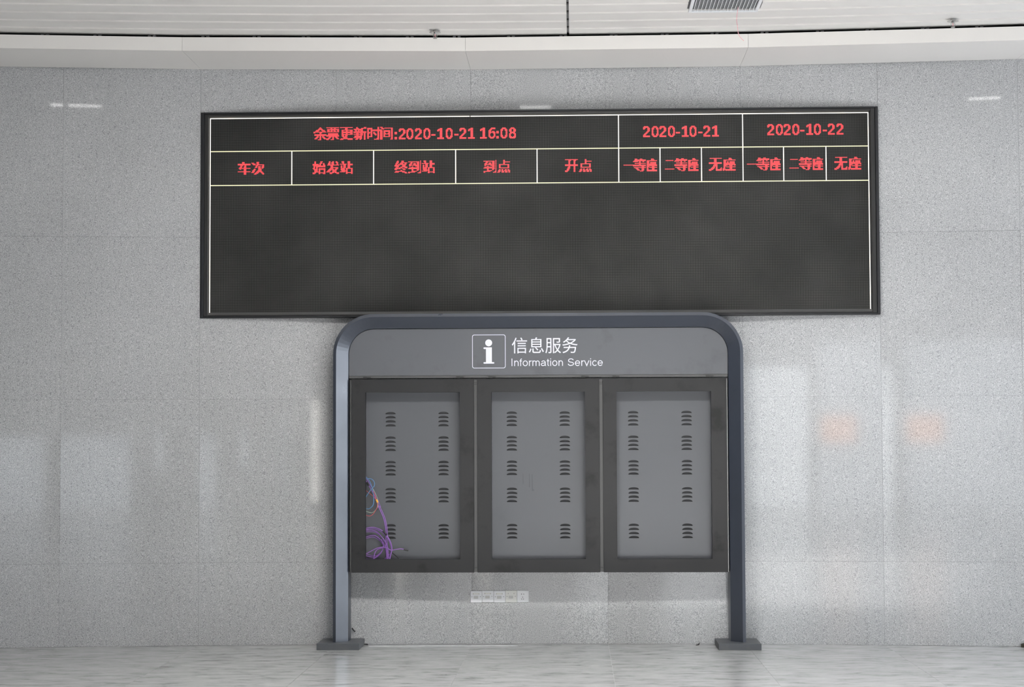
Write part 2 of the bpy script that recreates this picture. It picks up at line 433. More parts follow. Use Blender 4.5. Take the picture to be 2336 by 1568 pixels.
# recessed downlights whose glints show on the granite
DL = plain('downlight_glow', (0.8, 0.8, 0.8), 0.3, emit=(1.0, 0.98, 0.95), es=3)
for k, x in enumerate((-3.6, -0.2, 3.15)):
    yy = yw(x) - 2.22
    t = thing('downlight', ['leftmost', 'middle', 'rightmost'][k] + ' of three square recessed ceiling downlights above the display wall', 'light', (x, yy, ZC), 'recessed downlights')
    MB().box(x - 0.16, x + 0.16, yy - 0.09, yy + 0.09, ZC - 0.006, ZC - 0.0005).obj('trim_plate', VENT, t)
    MB().box(x - 0.135, x + 0.135, yy - 0.065, yy + 0.065, ZC - 0.009, ZC - 0.006).obj('diffuser', DL, t)

# ------------------------------------------------------------------ LED information display
led = thing('led_display', 'wide black LED departures board with red lettering set in the granite wall', 'display', (-0.16, -0.12, LEDZ0))
def ring(x0, x1, z0, z1, w, y0, y1, wt=None, wb=None):
    wt = wt or w; wb = wb or w
    m = MB(); m.box(x0, x0 + w, y0, y1, z0, z1); m.box(x1 - w, x1, y0, y1, z0, z1)
    m.box(x0 + w, x1 - w, y0, y1, z1 - wt, z1); m.box(x0 + w, x1 - w, y0, y1, z0, z0 + wb); return m
SX0, SX1, SZ0, SZ1 = -2.600, 2.276, 2.432, 3.897
MB().box(LEDX0 + .004, LEDX1 - .004, -0.086, 0.05, LEDZ0, LEDZ1).obj('housing', BEZ, led)
ring(LEDX0 + .004, LEDX1 - .004, LEDZ0, LEDZ1, 0.022, -0.132, -0.086, 0.012, 0.012).obj('outer_bezel', BEZ, led, bevel=0.002)
ring(LEDX0 + .0275, LEDX1 - .0275, LEDZ0 + .0125, LEDZ1 - .0125, 0.031, -0.126, -0.086, 0.019, 0.009).obj('inner_bezel', BEZ2, led, bevel=0.002)
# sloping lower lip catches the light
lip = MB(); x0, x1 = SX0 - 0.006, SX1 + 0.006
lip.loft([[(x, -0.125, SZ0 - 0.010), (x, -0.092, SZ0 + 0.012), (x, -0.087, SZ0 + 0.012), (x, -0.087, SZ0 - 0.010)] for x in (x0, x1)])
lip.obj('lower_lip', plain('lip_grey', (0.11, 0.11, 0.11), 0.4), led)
P = 0.00634; GX, GZ = -2.597, 3.894
LEDM = led_face('led_modules', P, GX, GZ)
MB().quad((SX0, -0.092, SZ0), (SX1, -0.092, SZ0), (SX1, -0.092, SZ1), (SX0, -0.092, SZ1)).obj('screen', LEDM, led)
YL = -0.0932
def dots(name, cells, mat, s=0.86, y=YL):
    m = MB(); h = P * s / 2
    for c, r in cells:
        x = GX + (c + 0.5) * P; z = GZ - (r + 0.5) * P
        m.quad((x - h, y, z - h), (x + h, y, z - h), (x + h, y, z + h), (x - h, y, z + h))
    o = m.obj(name, mat, led); return o
hl = lambda r, a, b: [(c, r) for c in range(a, b + 1)]
vl = lambda c, a, b: [(c, r) for r in range(a, b + 1)]
dots('grid_line', [c for c in hl(0, 0, 767) if c[0] != 305], LWHITE, 1.0)
dots('grid_line', hl(39, 0, 767), LYEL, 1.0)
dots('grid_line', hl(79, 0, 767), LYEL, 1.0)
for c in (0, 767): dots('grid_line', vl(c, 1, 229), LWHITE, 0.98)
for c in (478, 622): dots('grid_line', vl(c, 1, 38), LWHITE, 0.98)
for c in (96, 192, 288, 383, 478, 526, 574, 622, 669, 718): dots('grid_line', vl(c, 40, 78), LWHITE, 0.98)
GL = {
  '余': (15, [128, 448, 864, 3640, 7196, 32767, 16576, 128, 16382, 16382, 1168, 3224, 6284, 12422, 896]),
  '票': (15, [32767, 544, 16382, 13158, 12834, 16382, 0, 8188, 8188, 32767, 32767, 3224, 6284, 28807, 25472]),
  '更': (15, [32767, 384, 384, 8190, 4230, 8190, 8190, 4230, 8190, 6528, 6528, 3840, 1920, 15870, 28735]),
  '新': (15, [2054, 3134, 32736, 13152, 4704, 32767, 32767, 3172, 32740, 3172, 16196, 11588, 28100, 3268, 6276]),
  '时': (15, [4, 31748, 31748, 17919, 17919, 17412, 31876, 25796, 17508, 17444, 17412, 31748, 16388, 16396, 124]),
  '间': (15, [24576, 13311, 6147, 16387, 26611, 26611, 25619, 26163, 26611, 25619, 25619, 26611, 24579, 24579, 24583]),
  '车': (15, [768, 768, 32767, 32767, 3136, 2240, 6336, 16382, 4288, 192, 192, 32767, 192, 192, 192]),
  '次': (15, [384, 24960, 14720, 6655, 770, 614, 1638, 100, 2160, 6256, 12496, 12760, 25484, 1799, 3075]),
  '始': (15, [4144, 4128, 4196, 32324, 32454, 14334, 9727, 9216, 25854, 15614, 7298, 7298, 5762, 28926, 24710]),
  '发': (15, [2184, 2444, 6532, 6532, 16383, 768, 768, 1020, 1804, 3480, 7408, 14576, 28912, 1950, 1543]),
  '站': (15, [6192, 6192, 2096, 32575, 1599, 9776, 9776, 9776, 13566, 13442, 13442, 8066, 31874, 254, 130]),
  '终': (15, [2144, 6240, 6398, 12740, 10092, 31800, 30776, 6382, 13191, 32304, 24600, 128, 16112, 30780, 6]),
  '到': (15, [1, 32729, 2073, 6553, 12697, 16345, 8281, 1049, 16345, 32729, 1049, 1041, 1985, 32515, 16399]),
  '点': (15, [128, 128, 254, 128, 128, 8188, 4100, 4100, 4100, 8188, 0, 4644, 12902, 13107, 25395]),
  '开': (15, [32767, 1560, 1040, 1040, 1040, 1040, 32767, 32767, 1040, 3088, 3088, 6160, 6160, 28688, 24592]),
  '一': (11, [0, 0, 0, 0, 0, 0, 0, 2047, 0, 0, 0, 0, 0, 0, 0]),
  '二': (11, [0, 0, 1022, 0, 0, 0, 0, 0, 0, 0, 0, 0, 2047, 0, 0]),
  '等': (15, [6240, 8063, 16383, 27784, 128, 8190, 128, 32767, 32767, 24, 16383, 3096, 1560, 792, 112]),
  '座': (15, [192, 224, 16383, 12288, 12908, 12908, 14188, 14334, 15603, 12384, 10238, 8288, 24672, 28671, 20479]),
  '无': (15, [16382, 384, 384, 384, 384, 32767, 32767, 448, 832, 832, 1600, 3649, 7235, 30847, 24702]),
}
DG = {'0': ['..####..', '.######.', '###..###', '###..###', '##....##', '##....##', '##....##', '##....##', '##....##', '###..###', '###..###', '.######.', '..####..'],
 '1': ['...###..', '.#####..', '######..', '##.###..', '...###..', '...###..', '...###..', '...###..', '...###..', '...###..', '...###..', '########', '########'],
 '2': ['.#####..', '#######.', '###..###', '##...###', '.....###', '.....###', '....###.', '...###..', '..###...', '.###....', '###.....', '########', '########'],
 '6': ['...#####', '..######', '.###....', '###.....', '###.###.', '########', '###..###', '##....##', '##....##', '##....##', '###..###', '.######.', '..####..'],
 '8': ['..####..', '.######.', '###..###', '###..###', '###..###', '.######.', '.######.', '###..###', '##....##', '##....##', '###..###', '########', '.######.'],
 '-': ['.....'] * 7 + ['#####', '#####'] + ['.....'] * 4,
 ':': ['...'] * 4 + ['###', '###', '###'] + ['...'] * 3 + ['###', '###', '###']}
def hanzi(ch, c0, r0, w=None):
    n, h = GL[ch]; cells = set()
    for r, v in enumerate(h):
        for i in range(n):
            if v >> (n - 1 - i) & 1:
                ii = i if w is None else int(i * w / n)
                cells.add((c0 + ii, r0 + r))
                if ch not in '一二' and ii + 1 < (w or n): cells.add((c0 + ii + 1, r0 + r))
    return cells
def digits(lst, r0, w=None):
    cells = set()
    for ch, c0 in lst:
        for r, row in enumerate(DG[ch]):
            for i, k in enumerate(row):
                if k == '#': cells.add((c0 + i, r0 + r))
    return cells
USED = set()
def word(cells):
    cells = cells - USED; USED.update(cells)
    return dots('red_lettering', sorted(cells), LREDM, 0.80)
for ch, c0 in zip('余票更新时间', (122, 137, 153, 169, 185, 200)): word(hanzi(ch, c0, 12))
word(digits([(':', 217), ('2', 222), ('0', 231), ('2', 241), ('0', 251), ('-', 260), ('1', 267), ('0', 277), ('-', 287), ('2', 293), ('1', 303)], 14))
word(digits([('1', 317), ('6', 327), (':', 336), ('0', 341), ('8', 351)], 14))
def date(c0, last, r0):
    x = c0; L = []
    for ch in '2020-10-2' + last:
        L.append((ch, round(x))); x += 9.6 if ch != '-' else 6.4
    word(digits(L, r0))
date(507, '1', 14); date(651, '2', 13)
for s, c0, w in (('车次', 33, 16.3), ('始发站', 121, 16.2), ('终到站', 217, 16.0), ('到点', 321, 16.2), ('开点', 416, 16.5), ('无座', 583, 16.3), ('无座', 728, 16.3)):
    for k, ch in enumerate(s): word(hanzi(ch, round(c0 + k * w), 52))
for s, c0 in (('一等座', 484), ('二等座', 532), ('一等座', 627), ('二等座', 676)):
    word(hanzi(s[0], c0, 52)); word(hanzi(s[1], c0 + 11, 52)); word(hanzi(s[2], c0 + 27, 52, 12))

# ------------------------------------------------------------------ information kiosk
KX = -0.1645; HW = 1.4805; ZT = 2.411; RR = 0.29
kiosk = thing('information_kiosk', 'dark slate information kiosk with arched frame and three empty screen cabinets', 'kiosk', (KX, -0.24, 0))
def arch_ring(d, y, n=14):
    """points of the arch outline offset inwards by d, from left foot over the top to right foot"""
    r = max(RR - d, 0.02); pts = [(KX - HW + d, y, 0.0465)]
    cx0, cx1, cz = KX - HW + RR, KX + HW - RR, ZT - RR
    for k in range(n + 1):
        a = math.pi - k / n * P2; pts.append((cx0 + r * math.cos(a), y, cz + r * math.sin(a)))
    for k in range(n + 1):
        a = P2 - k / n * P2; pts.append((cx1 + r * math.cos(a), y, cz + r * math.sin(a)))
    pts.append((KX + HW - d, y, 0.0465)); return pts
prof = [(0.0, -0.331), (0.022, -0.340), (0.102, -0.262), (0.110, -0.158), (0.0, -0.158)]
cols = [arch_ring(d, y) for d, y in prof]
am = MB(); am.loft([[cols[j][i] for j in range(len(prof))] for i in range(len(cols[0]))])
am.obj('arch_frame', FRAME, kiosk)
MB().box(-1.750, -1.445, -0.425, -0.065, 0, 0.0465).obj('base_plate', BASEM, kiosk, bevel=0.002)
MB().box(1.113, 1.416, -0.435, -0.065, 0, 0.0465).obj('base_plate', BASEM, kiosk, bevel=0.002)
# header panel, rounded upper corners
def round_top(x0, x1, z0, z1, r, n=10):
    p = [(x0, z0), (x1, z0)]
    for k in range(n + 1):
        a = k / n * P2; p.append((x1 - r + r * math.cos(a), z1 - r + r * math.sin(a)))
    for k in range(n + 1):
        a = P2 + k / n * P2; p.append((x0 + r + r * math.cos(a), z1 - r + r * math.sin(a)))
    return p
IX0, IX1 = KX - HW + 0.1055, KX + HW - 0.1055
header = plate('header_panel', [round_top(IX0, IX1, 1.966, ZT - 0.1055, RR - 0.1055)], -0.246, 0.05, HEAD, kiosk)
def rrect(x0, x1, z0, z1, r, n=5):
    p = []
    for cx, cz, a0 in ((x1 - r, z0 + r, -P2), (x1 - r, z1 - r, 0), (x0 + r, z1 - r, P2), (x0 + r, z0 + r, math.pi)):
        for k in range(n + 1): p.append((cx + r * math.cos(a0 + k / n * P2), cz + r * math.sin(a0 + k / n * P2)))
    return p
YT = -0.2475
plate('icon_border', [rrect(-0.641, -0.3977, 2.0165, 2.2615, 0.015), rrect(-0.6370, -0.4017, 2.0205, 2.2575, 0.012)], YT, 0.001, LETT, header)
ic = plate('information_icon', [
    [(-0.5205 + 0.0252 * math.cos(2 * math.pi * k / 28), 2.2015 + 0.0252 * math.sin(2 * math.pi * k / 28)) for k in range(28)],
    [(-0.5535, 2.0500), (-0.4840, 2.0500), (-0.4800, 2.0530), (-0.4800, 2.0575), (-0.4840, 2.0610), (-0.4975, 2.0610), (-0.4975, 2.1690), (-0.5540, 2.1690),
     (-0.5585, 2.1655), (-0.5585, 2.1605), (-0.5540, 2.1570), (-0.5405, 2.1570), (-0.5405, 2.0610), (-0.5540, 2.0610), (-0.5590, 2.0575), (-0.5590, 2.0530)]],
    YT, 0.001, LETT, header)
text('chinese_lettering', '信息服务', -0.3525, 0.1262, 2.1235, 2.2400, YT, LETT, header, 0.0)
# sans-serif letters drawn as strokes, cap height 0.0545
def arc(cx, cz, rx, rz, a0, a1, n=12):
    return [(cx + rx * math.cos(math.radians(a0 + (a1 - a0) * k / n)), cz + rz * math.sin(math.radians(a0 + (a1 - a0) * k / n))) for k in range(n + 1)]
XH = 0.52; SW = 0.072
LT = {
 'I': (0.278, [[(0.139, 0), (0.139, 0.716)]]),
 'n': (0.556, [[(0.11, 0), (0.11, XH)], [(0.11, 0.30)] + arc(0.285, 0.30, 0.165, 0.185, 150, 0) + [(0.45, 0)]]),
 'f': (0.278, [[(0.125, 0), (0.125, 0.58)] + arc(0.225, 0.58, 0.10, 0.10, 180, 85, 6), [(0.02, 0.487), (0.25, 0.487)]]),
 'o': (0.556, [arc(0.278, 0.26, 0.205, 0.232, 0, 360, 26)]),
 'r': (0.333, [[(0.11, 0), (0.11, XH)], [(0.11, 0.30)] + arc(0.27, 0.30, 0.155, 0.182, 155, 68, 8)]),
 'm': (0.833, [[(0.10, 0), (0.10, XH)], [(0.10, 0.32)] + arc(0.252, 0.32, 0.150, 0.165, 150, 0) + [(0.402, 0)], [(0.402, 0.32)] + arc(0.556, 0.32, 0.150, 0.165, 150, 0) + [(0.706, 0)]]),
 'a': (0.556, [arc(0.265, 0.33, 0.175, 0.155, 160, 0, 12) + [(0.44, 0.10), (0.475, 0.0)], [(0.44, 0.30), (0.30, 0.275)] + arc(0.205, 0.148, 0.145, 0.118, 90, 290, 12) + [(0.36, 0.07), (0.44, 0.16)]]),
 't': (0.278, [[(0.13, 0.66), (0.13, 0.12)] + arc(0.215, 0.12, 0.085, 0.085, 180, 280, 6), [(0.02, 0.487), (0.255, 0.487)]]),
 'i': (0.222, [[(0.111, 0), (0.111, XH)], [(0.111, 0.625), (0.111, 0.716)]]),
 'S': (0.667, [arc(0.335, 0.525, 0.225, 0.155, 12, 180, 12) + arc(0.30, 0.50, 0.19, 0.125, 190, 262, 6) + [(0.42, 0.345)] + arc(0.36, 0.205, 0.22, 0.145, 62, -90, 12) + arc(0.33, 0.215, 0.25, 0.175, -90, -178, 8)]),
 'e': (0.556, [[(0.075, 0.265), (0.485, 0.265)] + arc(0.28, 0.26, 0.205, 0.232, 0, 325, 24)]),
 'v': (0.500, [[(0.04, XH), (0.25, 0.02), (0.46, XH)]]),
 'c': (0.500, [arc(0.27, 0.26, 0.20, 0.232, 42, 322, 20)])}
SK = [0]
def stroke(mb, pts, w, fx, fz):
    SK[0] += 1; yy = YT - 0.00012 * (SK[0] % 5)
    pts = [p for i, p in enumerate(pts) if i == 0 or (abs(p[0] - pts[i - 1][0]) + abs(p[1] - pts[i - 1][1])) > 1e-4]
    L, Rr = [], []
    for i, p in enumerate(pts):
        a = Vector(pts[max(i - 1, 0)]); b = Vector(pts[min(i + 1, len(pts) - 1)]); c = Vector(p)
        d1 = (c - a).normalized() if (c - a).length > 0 else (b - c).normalized()
        d2 = (b - c).normalized() if (b - c).length > 0 else d1
        t = (d1 + d2).normalized(); nn = Vector((-t.y, t.x)); k = w / 2 / max(nn.dot(Vector((-d1.y, d1.x))), 0.4)
        L.append(c + nn * k); Rr.append(c - nn * k)
    for i in range(len(pts) - 1):
        mb.quad(*[(fx(q.x), yy, fz(q.y)) for q in (L[i], Rr[i], Rr[i + 1], L[i + 1])])
def lettering(name, word_, x0, x1, zb, cap):
    adv = sum(LT[c][0] for c in word_); a0 = 0.10; sc = (x1 - x0) / (adv - 0.16); u = -a0 if word_[0] == 'I' else -0.06; m = MB(); zs = cap / 0.716
    for c in word_:
        for p in LT[c][1]: stroke(m, p, SW, lambda q, u=u: x0 + (q + u) * sc, lambda q: zb + q * zs)
        u += LT[c][0]
    return m.obj(name, LETT, header)
lettering('english_lettering', 'Information', -0.3545, 0.0195, 2.0315, 0.0545)
lettering('english_lettering', 'Service', 0.0555, 0.3029, 2.0305, 0.0545)
# rail with hinges between header and doors
MB().box(IX0 + .002, IX1 - .002, -0.252, -0.20, 1.9475, 1.9645).obj('hinge_rail', RAIL, kiosk)
for x0, x1 in ((-1.436, -1.379), (-0.756, -0.702), (-0.523, -0.469), (0.151, 0.205), (0.377, 0.427), (1.051, 1.108)):
    h = MB().box(x0, (x0 + x1) / 2, -0.259, -0.2525, 1.944, 1.958).box((x0 + x1) / 2, x1, -0.257, -0.2525, 1.949, 1.957)
    h.obj('hinge', RUBB, kiosk)
# cabinet carcass: shallow open box behind the doors
ZB, ZTD = 0.540, 1.937
cab = MB()
cab.box(IX0 + .002, IX1 - .002, -0.245, -0.11, ZTD - 0.012, ZTD + 0.006)
cab.box(IX0 + .002, IX1 - .002, -0.245, -0.11, ZB + 0.002, ZB + 0.012)
for x in (IX0 + .002, -0.626, 0.283, IX1 - 0.012): cab.box(x, x + 0.010, -0.245, -0.11, ZB + 0.012, ZTD - 0.012)
cab.box(IX0 + .012, IX1 - .012, -0.118, -0.11, ZB + 0.012, ZTD - 0.012)
cab.obj('cabinet_carcass', DOOR, kiosk)
doors = [(-1.518, -0.629, -1.416, -0.731), (-0.604, 0.2795, -0.501, 0.177), (0.306, 1.198, 0.4045, 1.0865)]
groups = [1.7035, 1.5245, 1.3460, 1.1485, 0.8845]
lcent = [(-1.2450, -0.8575), (-0.3577, 0.0288), (0.5276, 0.9158)]
LW, LH, NS = 0.0385, 0.0170, 9
def moon(cx, zb, grow=0.0):
    p = []
    for k in range(NS + 1):
        a = k / NS * math.pi; p.append((cx + (LW + grow) * math.cos(a), zb + (LH + grow) * (math.sin(a) ** 0.85 if 0 < k < NS else 0)))
    return p
# louvre pressed inwards: hood face slopes back to a dark slot
lm = MB(); pts = moon(0, 0, 0.0006)
front = [(x, 0.0, z) for x, z in pts]
b0 = len(lm.v); lm.v += front
inner = [(x * 0.97, 0.011 * (1 - z / (LH + .0006)) + 0.0015, z * 0.96 - 0.0004) for x, z in pts]
lm.v += inner; n = len(pts)
for i in range(n - 1): lm.f.append((i, i + 1, n + i + 1, n + i))
lm.f.append(tuple(n + i for i in range(n)))
louver_mesh = lm.mesh('louver', LOUV)
YB = -0.158
for k, (x0, x1, ax, bx) in enumerate(doors):
    az, bz = 0.6365, 1.8430
    d = plate('door_frame', [[(x0, ZB), (x1, ZB), (x1, ZTD), (x0, ZTD)], [(ax, az), (ax, bz), (bx, bz), (bx, az)]], -0.272, 0.022, DOOR, kiosk)
    # folded inner return of the door
    rt = MB(); e = 0.003
    for a, b, c1, d1 in ((ax - e, ax, az - e, bz + e), (bx, bx + e, az - e, bz + e), (ax, bx, az - e, az), (ax, bx, bz, bz + e)):
        rt.box(a, b, -0.2715, -0.238, c1, d1)
    rt.obj('door_return', RETN, d)
    holes = []
    for cx in lcent[k]:
        for g in groups:
            for s in range(4): holes.append(moon(cx, g - 0.0170 - s * 0.0297))
    pnl = plate('back_panel', [[(x0 + 0.02, ZB + 0.02), (x1 - 0.02, ZB + 0.02), (x1 - 0.02, ZTD - 0.02), (x0 + 0.02, ZTD - 0.02)]] + holes, YB, 0.002, BACKP, kiosk)
    for cx in lcent[k]:
        for g in groups:
            for s in range(4):
                link('louver', louver_mesh, pnl, (cx, YB + 0.0003, g - 0.0170 - s * 0.0297))
    if k == 1:
        sm = MB()
        for xa, za, zb_, wd in ((-0.278, 1.250, 1.175, 0.005), (-0.232, 1.250, 1.150, 0.006), (-0.212, 1.245, 1.135, 0.007)):
            sm.quad((xa - wd * .3, YB - .0004, zb_), (xa + wd, YB - .0004, zb_), (xa + wd * .6, YB - .0004, za), (xa - wd * .2, YB - .0004, za))
        sm.quad((-0.214, YB - .0004, 1.122), (-0.196, YB - .0004, 1.124), (-0.198, YB - .0004, 1.136), (-0.212, YB - .0004, 1.137))
        sm.obj('smudge', plain('smudge_grey', (0.070, 0.073, 0.081), 0.5), pnl)
for x0, x1 in ((-0.6275, -0.6055), (0.2810, 0.3045)):
    dv = MB().box(x0, x1, -0.262, -0.2455, ZB + 0.004, ZTD - 0.004).obj('divider_strip', DIV, kiosk)
    for z in (ZTD - 0.028, ZTD - 0.040, ZB + 0.032): MB().box(x0 + 0.002, x1 - 0.002, -0.2632, -0.2622, z, z + 0.004).obj('strip_clip', RUBB, dv)
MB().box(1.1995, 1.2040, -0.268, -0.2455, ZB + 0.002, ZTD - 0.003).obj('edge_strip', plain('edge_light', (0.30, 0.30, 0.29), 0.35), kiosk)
MB().box(-1.5290, -1.5205, -0.266, -0.2455, ZB, ZTD - 0.003).obj('edge_strip', RAIL, kiosk)

# ------------------------------------------------------------------ loose cables in the left cabinet
CB = {
'A': [(-1.333, 1.021), (-1.313, 0.981), (-1.293, 0.932), (-1.279, 0.879), (-1.273, 0.821), (-1.275, 0.776), (-1.273, 0.719), (-1.268, 0.665), (-1.264, 0.600)],
'B': [(-1.439, 0.85), (-1.394, 0.863), (-1.358, 0.863), (-1.322, 0.852), (-1.293, 0.834), (-1.268, 0.805), (-1.246, 0.772), (-1.233, 0.732), (-1.235, 0.687), (-1.246, 0.647), (-1.264, 0.600)],
'C': [(-1.439, 0.843), (-1.376, 0.843), (-1.34, 0.83), (-1.309, 0.799), (-1.282, 0.763), (-1.268, 0.727), (-1.264, 0.687), (-1.255, 0.600)],
'D': [(-1.439, 0.788), (-1.389, 0.803), (-1.353, 0.801), (-1.322, 0.781), (-1.3, 0.754), (-1.28, 0.723), (-1.273, 0.674), (-1.274, 0.600)],
'E': [(-1.439, 0.659), (-1.385, 0.69), (-1.34, 0.712), (-1.295, 0.721), (-1.264, 0.714), (-1.237, 0.698), (-1.197, 0.704), (-1.165, 0.709), (-1.141, 0.703)],
'F': [(-1.365, 0.600), (-1.358, 0.665), (-1.344, 0.696), (-1.313, 0.712), (-1.277, 0.719)],
'G': [(-1.439, 0.663), (-1.385, 0.648), (-1.349, 0.648), (-1.318, 0.674), (-1.3, 0.71), (-1.295, 0.736), (-1.309, 0.776)],
'H': [(-1.439, 0.637), (-1.389, 0.632), (-1.349, 0.643), (-1.313, 0.674), (-1.297, 0.705)],
'I': [(-1.309, 0.600), (-1.273, 0.647), (-1.246, 0.67), (-1.237, 0.692)],
'J': [(-1.268, 0.803), (-1.241, 0.763), (-1.23, 0.714), (-1.237, 0.665), (-1.253, 0.600)],
'K': [(-1.439, 1.236), (-1.412, 1.187), (-1.398, 1.164), (-1.38, 1.133), (-1.353, 1.079), (-1.333, 1.026), (-1.324, 1.004)]}
def cable(parent, name, pts, r, mat, y, wob=0.006, dx=0, dz=0):
    return MB().tube([(x + dx, y + wob * math.sin(2.1 * i + 40 * y), z + dz) for i, (x, z) in enumerate(pts)], r, 7, 4).obj(name, mat, parent, smooth=True)
coil = thing('purple_cable', 'coil of purple network cable hanging loose in the left cabinet', 'cable', (-1.33, -0.222, 0.60))
YSH = 0.020
ys = dict(A=-.232, B=-.240, C=-.226, D=-.212, E=-.244, F=-.236, G=-.220, H=-.228, I=-.216, J=-.246, K=-.222)
for k, p in CB.items():
    cable(coil, 'cable_strand', p, 0.0034, PURP, ys[k] + YSH)
for k, dx, dz in (('A', 0.009, 0.0), ('B', -0.004, -0.010), ('C', 0.006, -0.012), ('D', -0.002, -0.013), ('G', 0.006, 0.010), ('K', 0.010, 0.004)):
    cable(coil, 'cable_strand', CB[k], 0.0030, PURP, ys[k] + YSH + 0.010, dx=dx, dz=dz)
cable(coil, 'cable_tip', [(-1.143, 0.7035), (-1.127, 0.700), (-1.110, 0.695)], 0.0052, RUBB, -.224, 0)
cable(coil, 'tape_wrap', [(-1.296, 0.838), (-1.282, 0.823), (-1.268, 0.805)], 0.0062, RUBB, -.223, 0)
cable(coil, 'tape_wrap', [(-1.415, 1.191), (-1.400, 1.166)], 0.0065, RUBB, -.205, 0)
def wire(name, label, pts, r, mat, y):
    o = MB().tube([(x, y + 0.004 * math.sin(1.7 * i), z) for i, (x, z) in enumerate(pts)], r, 6, 4).obj(name, mat, None, smooth=True)
    return tag(o, label, 'wire')
wire('blue_wire', 'blue wire looping down the left cabinet, the longer of the two blue ones', [(-1.434, 1.247), (-1.421, 1.233), (-1.394, 1.204), (-1.376, 1.164), (-1.367, 1.124), (-1.362, 1.075), (-1.363, 1.035), (-1.376, 1.013), (-1.398, 0.999), (-1.43, 1.003)], 0.0028, BLUE, -.228)
wire('blue_wire', 'short blue wire curling round at the top of the cable tangle', [(-1.434, 1.21), (-1.398, 1.218), (-1.371, 1.211), (-1.356, 1.189), (-1.358, 1.164), (-1.376, 1.146), (-1.398, 1.115), (-1.43, 1.066)], 0.0028, BLUE, -.2305)
wire('red_wire', 'short straight red wire running down to the orange connector', [(-1.434, 1.144), (-1.394, 1.111), (-1.362, 1.084), (-1.342, 1.061)], 0.0024, RED, -.216)
wire('red_wire', 'red wire curving through the connector and back to the cabinet edge', [(-1.365, 1.128), (-1.351, 1.093), (-1.338, 1.057), (-1.335, 1.026), (-1.344, 0.995), (-1.371, 0.957), (-1.398, 0.947), (-1.434, 0.96)], 0.0024, RED, -.221)
wire('green_wire', 'pale green wire looping beside the red one in the left cabinet', [(-1.369, 1.144), (-1.349, 1.106), (-1.333, 1.061), (-1.331, 1.021), (-1.353, 0.986), (-1.38, 0.97), (-1.434, 0.986)], 0.0024, GREEN, -.215)
wire('black_cable', 'thin black cable slanting behind the purple coil to the cabinet floor', [(-1.235, 0.683), (-1.206, 0.656), (-1.165, 0.615)], 0.0030, RUBB, -.190)
cn = MB().tube([(-1.343, -0.222, 1.066), (-1.337, -0.222, 1.054), (-1.333, -0.222, 1.044)], 0.0062, 8, 2)
tag(cn.obj('wire_connector', ORNG, None), 'small orange push-in connector joining the coloured wires', 'connector')

# ------------------------------------------------------------------ wall sockets below the kiosk
names = [('data_outlet', 'white data outlet plate, leftmost of the row under the kiosk'),
         ('data_outlet', 'white data outlet plate, second from the left and mounted slightly high'),
         ('data_outlet', 'white data outlet plate in the middle of the row, dark left screw'),
         ('data_outlet', 'cream data outlet plate next to the power socket'),
         ('power_socket', 'white five-hole power socket at the right end of the row')]
for k, (nm, lb) in enumerate(names):
    x0 = -0.671 + 0.0858 * k; x1 = x0 + 0.0845; zc = 0.3455 + (0.0012 if k in (1, 3, 4) else -0.0008)
    z0, z1 = zc - 0.0430, zc + 0.0430; yf = yw(x0) - 0.0105
    t = thing(nm, lb, 'socket' if k == 4 else 'outlet', ((x0 + x1) / 2, yw(x0) - 0.001, z0), 'row of wall outlets')
    mt = SOCK2 if k == 3 else SOCK
    pl = MB().box(x0, x1, yf, yw(x0) - 0.0006, z0, z1).obj('cover_plate', mt, t, bevel=0.0022)
    if k < 4:
        MB().box(x0 + .018, x1 - .020, yf - .0012, yf - .0001, z1 - .0270, z1 - .0160).obj('label_strip', SOCK2, t)
        MB().box(x0 + .0245, x0 + .0560, yf - .0030, yf - .0001, zc - .0140, zc + .0050).obj('port_shutter', SOCKG, t, bevel=0.001)
        for xs, zs in ((x0 + .0115, zc), (x1 - .0120, zc + .001)):
            MB().loft([[(xs + r * math.cos(a / 10 * 2 * math.pi), yy, zs + r * math.sin(a / 10 * 2 * math.pi)) for a in range(10)] for r, yy in ((.0026, yf - .0002), (.0022, yf - .0012))]).obj('screw', HOLE if (k == 2 and xs < x0 + .02) else CHAN, t)
        for xs in (x0 + .020, x1 - .022): MB().box(xs - .001, xs + .0015, yf - .0016, yf - .0012, z1 - .0250, z1 - .0180).obj('label_notch', HOLE if (k == 3 and xs > x0 + .05) else CHAN, t)
    else:
        for dx, dz in ((-.0085, .0170), (.0085, .0170), (0, -.0050), (-.0068, -.0195), (.0068, -.0195)):
            MB().box(x0 + .0405 + dx - .0021, x0 + .0405 + dx + .0021, yf - .0004, yf - .0001, zc + dz - .0030, zc + dz + .0030).obj('pin_slot', HOLE, t)

# ------------------------------------------------------------------ ceiling fittings
vent = thing('air_vent', 'white square air grille let into the ceiling strips', 'vent', ((VX0 + VX1) / 2, (VY0 + VY1) / 2, 4.36))
fl = 0.022
vf = MB()
for a, b, c1, d1 in ((VX0, VX1, VY0, VY0 + fl), (VX0, VX1, VY1 - fl, VY1), (VX0, VX0 + fl, VY0 + fl, VY1 - fl), (VX1 - fl, VX1, VY0 + fl, VY1 - fl)):
    vf.box(a, b, c1, d1, 4.3615, 4.3735)
vf.obj('frame', VENT, vent, bevel=0.0015)
MB().box(VX0 + fl, VX1 - fl, VY0 + fl, VY1 - fl, 4.3860, 4.3880).obj('duct', DUCT, vent)
nb = 17
for k in range(nb):
    x = VX0 + fl + (VX1 - VX0 - 2 * fl) * (k + 0.5) / nb
    m = MB(); m.loft([[(x - 0.0030, y, 4.3655), (x + 0.0010, y, 4.3655), (x + 0.0045, y, 4.3790), (x + 0.0005, y, 4.3790)] for y in (VY0 + fl, VY1 - fl)])
    m.obj('blade', VENT, vent)
